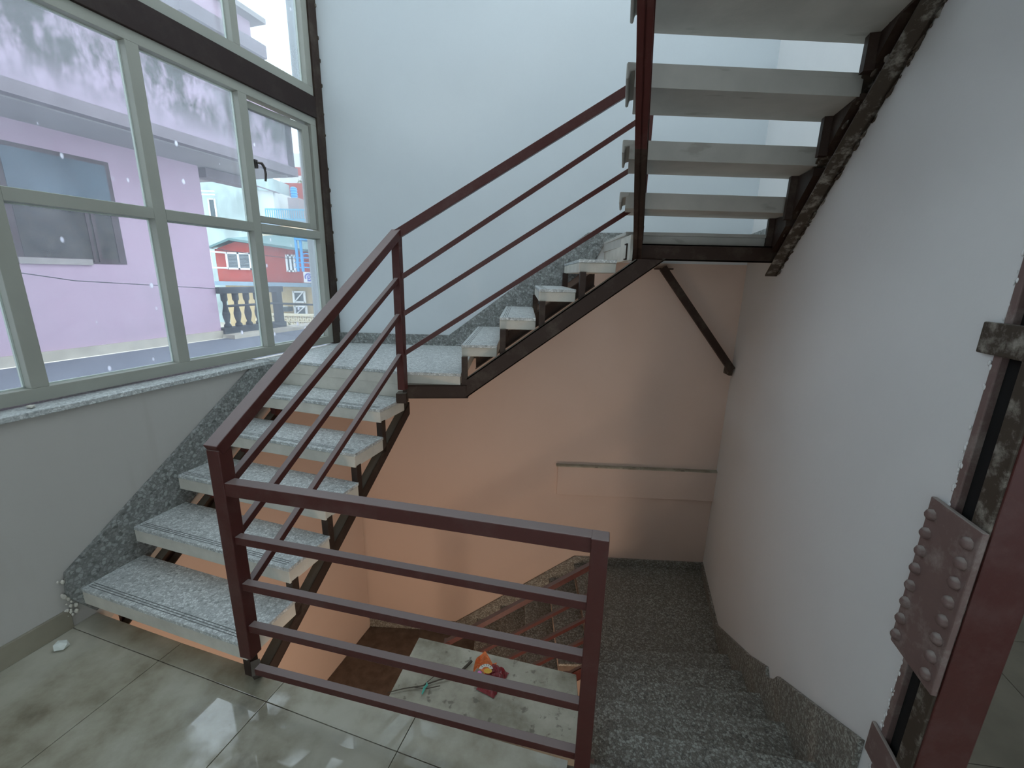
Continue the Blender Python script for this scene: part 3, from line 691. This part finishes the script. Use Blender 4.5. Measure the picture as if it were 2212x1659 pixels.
# pillow shaped pouch
rnd = random.Random(4)
def pouch(cx, cy, ang_, L_, W_, H_, nx=12, ny=8, seed=3):
    rn = random.Random(seed); top, bot = [], []
    for j in range(ny + 1):
        a, b_ = [], []
        for i in range(nx + 1):
            u_, v_ = i / nx * 2 - 1, j / ny * 2 - 1
            h = H_ * (max(0, 1 - abs(u_) ** 2.6)) ** .6 * (max(0, 1 - abs(v_) ** 2.2)) ** .6 * (1 + rn.uniform(-.22, .22))
            x, y = u_ * L_ / 2, v_ * W_ / 2 * (1 - .1 * rn.random())
            X = cx + x * math.cos(ang_) - y * math.sin(ang_); Y = cy + x * math.sin(ang_) + y * math.cos(ang_)
            a.append((X, Y, .002 + h)); b_.append((X, Y, .001))
        top.append(a); bot.append(b_)
    return top, bot
t_, b_ = pouch(-.052, 1.392, 1.1, .125, .085, .045)
ny, nx = len(t_), len(t_[0])
V = [p_ for row in t_ for p_ in row] + [p_ for row in b_ for p_ in row]; o_ = nx * ny
F = [(j * nx + i, j * nx + i + 1, (j + 1) * nx + i + 1, (j + 1) * nx + i) for j in range(ny - 1) for i in range(nx - 1)]
F += [tuple(reversed([q + o_ for q in f_])) for f_ in F]
rim = [i for i in range(nx)] + [j * nx + nx - 1 for j in range(1, ny)] + [(ny - 1) * nx + i for i in range(nx - 2, -1, -1)] + [j * nx for j in range(ny - 2, 0, -1)]
F += [(rim[i], rim[(i + 1) % len(rim)], rim[(i + 1) % len(rim)] + o_, rim[i] + o_) for i in range(len(rim))]
mesh('pouch', V, F, CRIM, pk, label='crimson foil pouch')
gr = []
for j in range(6):
    row = []
    for i in range(6):
        u_, v_ = i / 5, j / 5
        x = -.135 + .085 * u_ + .012 * v_; y = 1.415 + .055 * v_ * (1 - .25 * u_) + .02 * math.sin(u_ * 5)
        row.append((x, y, .012 + .03 * v_ + .012 * math.sin(u_ * 9 + v_ * 4) + rnd.uniform(-.003, .003)))
    gr.append(row)
sheet('torn_flap', gr, ORANGE, pk, 'torn open orange inside of the foil')
LBLW = plain('label_white', (0.62, 0.60, 0.52), 0.4, 0.05, 30); LBLY = plain('label_yellow', (0.70, 0.42, 0.06), 0.4, 0.15, 60); LBLP = plain('label_pink', (0.80, 0.25, 0.62), 0.4, 0.05, 30); LBLK = plain('label_black', (0.03, 0.03, 0.03), 0.5, 0.05, 30)
def disc(cx, cy, cz, rx, ry, a0, a1, r0, nrm_tilt, n=14):
    V = []
    for q in range(n + 1):
        a = a0 + (a1 - a0) * q / n
        for s_ in (r0, 1.0):
            V.append(Vector((cx + rx * s_ * math.cos(a), cy + ry * s_ * math.sin(a), cz + nrm_tilt * s_ * math.sin(a))))
    return V, [(2 * q, 2 * q + 1, 2 * q + 3, 2 * q + 2) for q in range(n)]
v, f = disc(-.080, 1.388, .058, .030, .026, .3, 2.9, .55, .004); mesh('print_arc', v, f, LBLW, pk, label='white printed arc')
bits = []
for q in range(5):
    a = .7 + q * .42; cx_, cy_ = -.080 + .0235 * math.cos(a), 1.388 + .0205 * math.sin(a)
    bits.append(bar_vf((cx_ - .003 * math.cos(a), cy_ - .003 * math.sin(a), .0625), (cx_ + .003 * math.cos(a), cy_ + .003 * math.sin(a), .0635), .0018, .0006))
joined('print_letters', bits, LBLK, pk, label='small dark lettering')
v, f = disc(-.072, 1.385, .059, .017, .012, 0, 6.28, .05, 0); mesh('print_patch', v, f, LBLY, pk, label='yellow printed patch')
v, f = disc(-.105, 1.382, .050, .009, .012, 0, 6.28, .05, 0); mesh('print_dot', v, f, LBLP, pk, label='pink printed dot')

TW = plain('dry_twig', (0.075, 0.060, 0.045), 0.8, 0.2, 30); GRN = plain('green_string', (0.10, 0.42, 0.33), 0.6, 0.1, 30)
o = joined('dry_twig', [tube_vf([(-.46, 1.33, .004), (-.40, 1.345, .008), (-.33, 1.36, .006), (-.27, 1.385, .008), (-.215, 1.40, .01)], [.0015, .002, .0025, .003, .002], 5),
                        tube_vf([(-.36, 1.352, .006), (-.31, 1.345, .01), (-.26, 1.36, .008)], .0018, 5), tube_vf([(-.33, 1.36, .006), (-.29, 1.40, .01), (-.27, 1.42, .008)], .0015, 5)], TW)
set_props(o, 'dry forked twig lying on the cement ledge beside the snack packet', 'twig')
o = joined('dark_stick', [bar_vf((-.195, 1.415, .006), (-.145, 1.475, .010), .009, .006)], TW)
set_props(o, 'short dark stick poking out behind the orange foil', 'twig')
o = joined('plastic_strip', [tube_vf([(-.325, 1.325, .006), (-.320, 1.345, .012), (-.312, 1.36, .012), (-.318, 1.375, .006)], [.003, .005, .004, .002], 5)], GRN)
set_props(o, 'tiny green plastic strip on the twig', 'litter')

# ------------------------------------------------------------------ outdoors
PINK = None
def stained(name, col, stain, lo, hi, scale, stretch=(1, 1, .5), zfade=None, amt=.9):
    m, nt, b = node_mat(name)
    f = noise(nt, scale, 8, .68, stretch=stretch)
    k = ramp(nt, f, [(lo, (0, 0, 0)), (hi, (1, 1, 1))])
    fac = mul(nt, k, amt)
    if zfade:
        s = nt.nodes.new('ShaderNodeSeparateXYZ'); nt.links.new(coords(nt), s.inputs[0])
        r_ = nt.nodes.new('ShaderNodeMapRange'); r_.inputs['From Min'].default_value = zfade[0]; r_.inputs['From Max'].default_value = zfade[1]; nt.links.new(s.outputs['Z'], r_.inputs['Value'])
        fac = mul(nt, fac, r_.outputs[0])
    c0 = ramp(nt, noise(nt, .8, 4), [(.3, tuple(x * .9 for x in col)), (.7, col)])
    nt.links.new(mix(nt, fac, c0, stain), b.inputs['Base Color']); b.inputs['Roughness'].default_value = .85
    b.inputs['Specular IOR Level'].default_value = .15
    return m
PINK = stained('lilac_pink_render', (0.47, 0.34, 0.44), (0.36, 0.27, 0.34), .5, .8, 1.2)
PARA = stained('mould_stained_pink_render', (0.36, 0.29, 0.37), (0.045, 0.055, 0.045), .38, .54, 4.2, (1, 1, .55), (3.22, 3.62))
SOFF = plain('grey_soffit_render', (0.30, 0.29, 0.29), .9, .1, 2)
FASC = plain('grey_slab_edge', (0.17, 0.145, 0.165), .9, .15, 3)
ROAD = plain('blue_grey_asphalt', (0.12, 0.135, 0.17), .9, .12, 6)
KERB = plain('cream_kerb', (0.40, 0.36, 0.30), .8, .15, 5)
BLUEWIN = plain('blue_grey_shutter_glass', (0.055, 0.095, 0.13), .5, .3, 1.5, spec=.3)
CURT = plain('grey_brown_curtain', (0.040, 0.037, 0.033), .9, .6, 7)
DFRAME = plain('dark_wood_frame', (0.06, 0.04, 0.045), .7, .2, 8)
def OW(name, t0, t1, z0, z1, off, dep, mat, parent=None, **k):
    return prism(name, [WP(t0, off, z0), WP(t1, off, z0), WP(t1, off, z1), WP(t0, off, z1)], ext(NI, -dep), mat, parent, **k)
ph = thing('pink_house', 'lilac pink rendered house with a mould-stained balcony parapet across the road', 'building', WP(2.5, -5, .55))
OW('house_wall', -4, 4.42, .55, 3.16, -4.4, 4.0, PINK, ph)
OW('balcony_parapet', -4, 5.42, 3.27, 4.02, -3.5, .14, PARA, ph)
OW('balcony_parapet', 5.28, 5.42, 3.27, 4.02, -3.5, 3.0, PARA, ph)
OW('balcony_slab', -4, 5.45, 3.14, 3.27, -3.47, 4.5, FASC, ph)
OW('soffit', -4, 5.35, 3.125, 3.14, -3.60, 4.2, SOFF, ph)
OW('soffit_beam', 4.5, 5.3, 2.98, 3.12, -4.35, .25, FASC, ph)
OW('upper_storey', 4.55, 5.9, 3.3, 5.75, -4.6, 3, PINK, ph)
OW('upper_slab', 4.50, 6.0, 5.18, 5.38, -4.4, 3.2, FASC, ph)
OW('upper_eave', 5.2, 6.05, 5.72, 5.80, -4.4, 3.2, SOFF, ph)
wn = OW('window', 2.14, 3.21, 1.64, 2.89, -4.39, .06, DFRAME, ph)
OW('window_glass', 2.20, 3.16, 2.36, 2.84, -4.385, .01, BLUEWIN, wn)
OW('window_glass', 2.20, 3.16, 1.70, 2.31, -4.385, .01, CURT, wn)
OW('window_ledge', 2.14, 2.82, 1.62, 1.69, -4.37, .03, plain('grey_ledge', (0.30, 0.27, 0.26), .8), wn)
for t in (2.84, 2.90, 3.12):
    OW('window_stile', t, t + .035, 1.66, 2.34, -4.375, .02, DFRAME, wn)
OW('plinth', -4, 4.5, .50, .62, -4.36, .1, KERB, ph)
rd = thing('side_road', 'blue grey asphalt road running below the window', 'road', WP(2, -2, .5))
v = [WP(-6, -.3, .42), WP(12, -.3, .42), WP(12, -4.3, .50), WP(-6, -4.3, .50)]
prism('asphalt', v, (0, 0, -.1), ROAD, rd)
OW('kerb', 4.4, 12, .42, .56, -4.1, .35, KERB, rd)

# dark balustrade
BALD = plain('dark_grey_baluster_stone', (0.03, 0.038, 0.045), .8, .25, 6)
bl = thing('stone_balustrade', 'dark grey stone balustrade with turned balusters beside the pink house', 'balustrade', WP(4.9, -4.4, .56))
OW('coping', 4.42, 5.72, 1.22, 1.32, -4.32, .16, BALD, bl)
OW('base_rail', 4.42, 5.72, .56, .66, -4.32, .16, BALD, bl)
for t in (4.55, 4.76, 4.97, 5.18, 5.39, 5.64):
    c = WP(t, -4.4, .66)
    v, f = lathe_vf(c, [(.055, 0), (.055, .04), (.03, .07), (.052, .16), (.058, .22), (.030, .36), (.030, .42), (.05, .45), (.05, .56)], 10)
    mesh('baluster', v, f, BALD, bl, smooth=True)
OW('pier', 5.58, 5.70, .56, 1.3, -4.34, .12, BALD, bl)
o = joined('cross_pole', [tube_vf([WP(4.45, -4.28, 1.02), WP(5.4, -4.28, 1.02), WP(7.4, -4.28, .86)], .022, 6)], BALD)
set_props(o, 'dark pole fixed across the stone balustrade', 'pole')

# houses further away (they face the stairwell)
RDW = stained('red_render', (0.42, 0.065, 0.045), (0.40, 0.14, 0.11), .5, .75, .9)
TEAL = plain('teal_sheet_roof', (0.10, 0.20, 0.20), .6, .12, 2)
YEL = plain('cream_yellow_render', (0.50, 0.40, 0.22), .85, .08, 1)
WHT = plain('white_frame_paint', (0.80, 0.84, 0.86), .6, .04, 3)
LBL_ = plain('pale_blue_cornice', (0.22, 0.32, 0.40), .7, .08, 3)
GLZ = plain('grey_louvre_glass', (0.05, 0.075, 0.085), .3, .2, 4)
BLU = plain('bright_blue_paint', (0.05, 0.36, 0.72), .5, .1, 4)
CYA = plain('pale_cyan_railing_paint', (0.10, 0.36, 0.52), .6, .1, 4)
rh = thing('red_house', 'red two-storey house with a teal sheet roof and white shuttered windows', 'building', (-7.8, 14, -.2))
prism('house_wall', [(-9.42, 14, 1.22), (-6.0, 14, 1.22), (-6.0, 14, 2.15), (-8.75, 14, 2.46), (-9.42, 14, 2.22)], (0, 4, 0), RDW, rh)
prism('lower_wall', [(-9.3, 14.1, -1.0), (-5.0, 14.1, -1.0), (-5.0, 14.1, 1.16), (-9.3, 14.1, 1.16)], (0, 4, 0), YEL, rh)
box('cornice', -9.5, -4.9, 13.75, 14.1, 1.13, 1.25, LBL_, rh)
mesh('roof', [(-9.62, 13.7, 2.20), (-8.75, 13.7, 2.55), (-5.9, 13.7, 2.20), (-5.8, 17, 2.45), (-8.2, 17, 2.98), (-9.62, 17, 2.6), (-9.62, 13.7, 2.14), (-8.75, 13.7, 2.48), (-5.9, 13.7, 2.13)],
     [(0, 1, 4, 5), (1, 2, 3, 4), (0, 1, 7, 6), (1, 2, 8, 7)], TEAL, rh)
def window_far(parent, x0, x1, z0, z1, y, n=2, louvres=0, diag=False):
    fr = joined('window', [box_vf(x0, x1, y - .05, y, z0, z0 + .05), box_vf(x0, x1, y - .05, y, z1 - .05, z1)] + [box_vf(x0 + (x1 - x0) * i / n - .03, x0 + (x1 - x0) * i / n + .03, y - .05, y, z0, z1) for i in range(n + 1)], WHT, parent)
    box('window_glass', x0, x1, y - .02, y - .01, z0, z1, GLZ, fr)
    if louvres:
        joined('louvre', [box_vf(x0 + .04, x1 - .04, y - .035, y - .03, z0 + (z1 - z0) * (i + .3) / louvres, z0 + (z1 - z0) * (i + .6) / louvres) for i in range(louvres)], plain('louvre_grey', (.30, .36, .38), .5), fr)
    if diag: joined('diagonal_bar', [bar_vf((x0, y - .06, z0), (x1, y - .06, z1), .03, .03)], WHT, fr)
window_far(rh, -9.05, -7.95, 1.62, 2.14, 14, 3, 12)
window_far(rh, -7.17, -6.93, 1.58, 2.11, 14, 2)
joined('open_casement', [bar_vf((-9.30, 13.6, 1.66), (-9.30, 13.6, 2.14), .05, .05), bar_vf((-9.30, 13.6, 2.14), (-9.05, 13.95, 2.12), .05, .05), bar_vf((-9.30, 13.6, 1.66), (-9.05, 13.95, 1.66), .05, .05)], WHT, rh)
window_far(rh, -7.09, -6.74, .62, .99, 14.05, 1, diag=True)
window_far(rh, -7.09, -6.72, .22, .53, 14.05, 1, diag=True)
ac = thing('air_conditioner', 'small white air conditioner box on the cream wall', 'air conditioner', (-7.4, 13.9, .3))
box('casing', -7.54, -7.34, 13.75, 14.1, .34, .50, WHT, ac, bevel=.01); box('grille', -7.32, -7.20, 13.76, 14.1, .35, .49, GLZ, ac)

LAT = plain('cream_breeze_block', (0.72, 0.66, 0.48), .85, .06, 2)
lt = thing('lattice_wall', 'low cream wall of pierced breeze blocks in front of the cream house', 'wall', (-7, 12.9, -.1))
box('coping', -7.72, -4.8, 12.88, 13.05, .30, .36, LAT, lt); box('mid_rail', -7.72, -4.8, 12.9, 13.0, .135, .165, LAT, lt); box('base', -7.72, -4.8, 12.88, 13.05, -.5, -.02, LAT, lt)
for row in range(2):
    z0 = -.02 + .16 * row
    for i in range(20):
        x = -7.68 + i * .14
        vf = [bar_vf((x - .07, 12.95, z0), (x, 12.95, z0 + .155), .06, .05), bar_vf((x + .07, 12.95, z0), (x, 12.95, z0 + .155), .06, .05)]
        joined('breeze_block', vf, LAT, lt)

sg_ = thing('shop_sign', 'white sign board with a round blue letter mark on the red house', 'sign', (-6.3, 13.8, 1.4))
box('board', -6.56, -5.6, 13.70, 13.76, 1.27, 1.59, WHT, sg_)
SB = plain('sign_blue', (0.10, 0.12, 0.50), .5, .02, 2)
def ring(cx, cz, y, r0, r1, a0, a1, n=24):
    V = []
    for q in range(n + 1):
        a = a0 + (a1 - a0) * q / n
        for rr in (r0, r1): V.append(Vector((cx + rr * math.cos(a), y, cz + rr * math.sin(a))))
    nV = len(V); V += [v_ + Vector((0, .01, 0)) for v_ in V]
    F = [(2 * q, 2 * q + 1, 2 * q + 3, 2 * q + 2) for q in range(n)]
    return V[:nV], F
vf = [ring(-6.40, 1.43, 13.69, .085, .125, -2.0, 3.6), ring(-6.385, 1.44, 13.69, .025, .055, 0, 6.3), box_vf(-6.44, -6.41, 13.688, 13.692, 1.32, 1.46)]
joined('round_mark', vf, SB, sg_)
joined('letter', [box_vf(-6.20, -6.17, 13.688, 13.692, 1.38, 1.48), box_vf(-6.17, -6.12, 13.688, 13.692, 1.455, 1.48), box_vf(-6.13, -6.10, 13.688, 13.692, 1.38, 1.48)], SB, sg_)

bs = thing('blue_scaffold', 'bright blue steel stair frame beside the red house', 'scaffold', (-6.2, 13.2, 1.5))
for x in (-6.50, -6.36): bar('pole', (x, 13.3, 1.6), (x, 13.3, 2.75), .06, .06, BLU, bs)
bar('pole', (-6.05, 13.3, 1.6), (-6.05, 13.3, 2.75), .06, .06, BLU, bs)
for z in (1.72, 1.86, 2.0): bar('rung', (-6.6, 13.3, z), (-5.9, 13.3, z), .03, .03, BLU, bs)
v, f = ring(-6.22, 1.95, 13.3, .16, .19, 0, math.pi); mesh('arch', v, f, BLU, bs)
box('platform', -6.5, -5.8, 13.2, 13.9, 2.5, 2.56, BLU, bs)

CON = stained('pale_weathered_concrete', (0.42, 0.53, 0.53), (0.26, 0.32, 0.32), .42, .62, .9, (1, 1, .6))
cb = thing('concrete_building', 'tall pale weathered concrete building beyond the pink house', 'building', (-13.7, 22, -1))
box('building_wall', -15.6, -12.78, 22, 26, -1, 6.3, CON, cb)
window_far(cb, -14.75, -14.45, 4.0, 4.9, 22, 1)
joined('balcony_rail', [bar_vf((-15.0, 21.5, 5.0), (-14.1, 21.5, 5.0), .05, .05), bar_vf((-15.0, 21.5, 5.15), (-14.1, 21.5, 5.15), .05, .05)], WHT, cb)
WBD = plain('bright_white_render', (0.62, 0.66, 0.66), .8, .05, 1)
wb = thing('white_building', 'bright white building with a lean-to roof behind the blue railing', 'building', (-12, 23, 0))
box('building_wall', -12.75, -11.93, 22.6, 26, -1, 5.42, WBD, wb)
box('terrace_wall', -11.93, -9.3, 24, 26, -1, 4.95, plain('cream_pink_render', (0.74, 0.62, 0.55), .85, .05, 1), wb)
prism('roof', [(-12.8, 22.3, 5.62), (-11.7, 22.3, 5.30), (-11.7, 22.3, 5.35), (-12.8, 22.3, 5.67)], (0, .5, 0), FASC, wb)
bt = thing('blue_balcony', 'light blue balcony railing on the far terrace', 'balcony', (-11, 21.5, 4))
box('floor_edge', -11.9, -9.0, 21.4, 22.4, 3.55, 3.92, plain('pale_cyan_render', (0.25, 0.48, 0.56), .8, .05, 1), bt)
bar('top_rail', (-11.8, 21.5, 4.42), (-9.2, 21.5, 4.42), .06, .06, CYA, bt)
bar('bottom_rail', (-11.8, 21.5, 3.98), (-9.2, 21.5, 3.98), .06, .06, CYA, bt)
for i in range(26): bar('baluster', (-11.8 + i * .104, 21.5, 3.95), (-11.8 + i * .104, 21.5, 4.42), .035, .035, CYA, bt)
tw = thing('water_tower', 'grey brown block tower under a blue water tank', 'tower', (-10.65, 22.3, 4))
box('tower_wall', -11.20, -10.66, 22.5, 23.1, 3.9, 5.10, plain('grey_brown_block', (0.32, 0.27, 0.28), .85, .1, 2), tw)
tk = thing('water_tank', 'ribbed bright blue plastic water tank on the grey tower', 'tank', (-10.6, 22.8, 5.02))
prof = [(.01, 0), (.17, .0)]
for k in range(4): prof += [(.17, .02 + k * .12), (.14, .06 + k * .12), (.14, .08 + k * .12), (.17, .12 + k * .12)]
prof += [(.08, .54), (.01, .55)]
v, f = lathe_vf((-11.0, 22.8, 5.10), prof, 14); mesh('tank_body', v, f, BLU, tk, smooth=False)
fb = thing('far_red_building', 'distant building with pale walls and brick red floors under the sky', 'building', (-12, 29, 0))
for k, (z0, z1, m_) in enumerate(((-1, 6.0, WBD), (6.0, 6.7, RDW), (6.7, 7.6, WBD), (7.6, 8.1, RDW), (8.1, 8.9, WBD))):
    box('storey', -16 + k * .35, -9.2, 30, 34, z0, z1, m_, fb)
fr2 = thing('far_brick_house', 'distant brick red house behind the water tank', 'building', (-14, 26, 0))
box('building_wall', -14.2, -11.0, 27, 29, -1, 6.6, RDW, fr2)
cw = thing('cream_warehouse', 'cream wall with a pale blue top strip above the teal roof', 'building', (-9, 18.5, 0))
box('building_wall', -10.5, -7.6, 18.5, 20, -1, 3.55, plain('pale_cream_render', (0.62, 0.57, 0.42), .85, .05, 1), cw)
box('top_strip', -10.5, -7.5, 18.4, 18.5, 3.4, 3.62, LBL_, cw)

LEAF = plain('yellow_green_leaf', (0.24, 0.27, 0.10), .7, .3, 6)
def shrub(name, c, rad, n, label, seed, sz=.05, sc=(1, 1, .8)):
    rn = random.Random(seed); V, F = [], []
    for i in range(n):
        d = Vector((rn.gauss(0, 1), rn.gauss(0, 1), rn.gauss(0, 1))).normalized() * rad * rn.uniform(.35, 1)
        p_ = Vector(c) + Vector((d.x * sc[0], d.y * sc[1], abs(d.z) * sc[2]))
        a = Vector((rn.uniform(-1, 1), rn.uniform(-1, 1), rn.uniform(-1, 1))).normalized(); b_ = a.cross(Vector((rn.uniform(-1, 1), .3, rn.uniform(-1, 1)))).normalized()
        k = len(V); V += [p_ - a * sz, p_ + b_ * sz * .4, p_ + a * sz, p_ - b_ * sz * .4]; F.append((k, k + 1, k + 2, k + 3))
    t = thing(name, label, 'shrub', c)
    o = mesh('foliage', V, F, LEAF, t, kind='stuff')
    mesh('stem', *tube_vf([(c[0], c[1], c[2] - .1), (c[0], c[1], c[2] + rad * .5)], .01, 5), DFRAME, t)
shrub('roadside_weeds', tuple(WP(2.25, -1.2, .45)), .28, 260, 'dry yellow green weeds just outside the window', 1, .035, (1.3, 1.3, .9))
shrub('roadside_bush', tuple(WP(5.95, -4.65, .42)), .20, 160, 'small green bush by the kerb beyond the balustrade', 2, .05, (1.5, 1, .8))
shrub('rooftop_plant', (-12.6, 27.7, 6.62), .5, 200, 'green plant on the roof terrace near the water tank', 3, .10)
shrub('rooftop_plant', (-10.1, 24.6, 5.0), .4, 160, 'green potted plant right of the water tank', 4, .09)
wire = BALD
o = joined('overhead_cable', [tube_vf([WP(1.2, -4.0, 1.66), WP(2.4, -4.0, 1.44), WP(4.6, -4.0, 1.28)], .005, 5)], wire); set_props(o, 'thin black cable sagging in front of the pink wall', 'cable')
o = joined('roof_cable', [tube_vf([(-10.2, 13.5, 2.36), (-8.6, 13.5, 2.15), (-5.5, 13.5, 1.85)], .01, 5)], wire); set_props(o, 'black cable crossing in front of the red gable', 'cable')
gd = thing('distant_ground', 'dusty open ground between the road and the red house', 'ground', (-8, 12, -1.0))
box('ground_surface', -40, 30, 8.5, 60, -1.1, -1.0, KERB, gd)
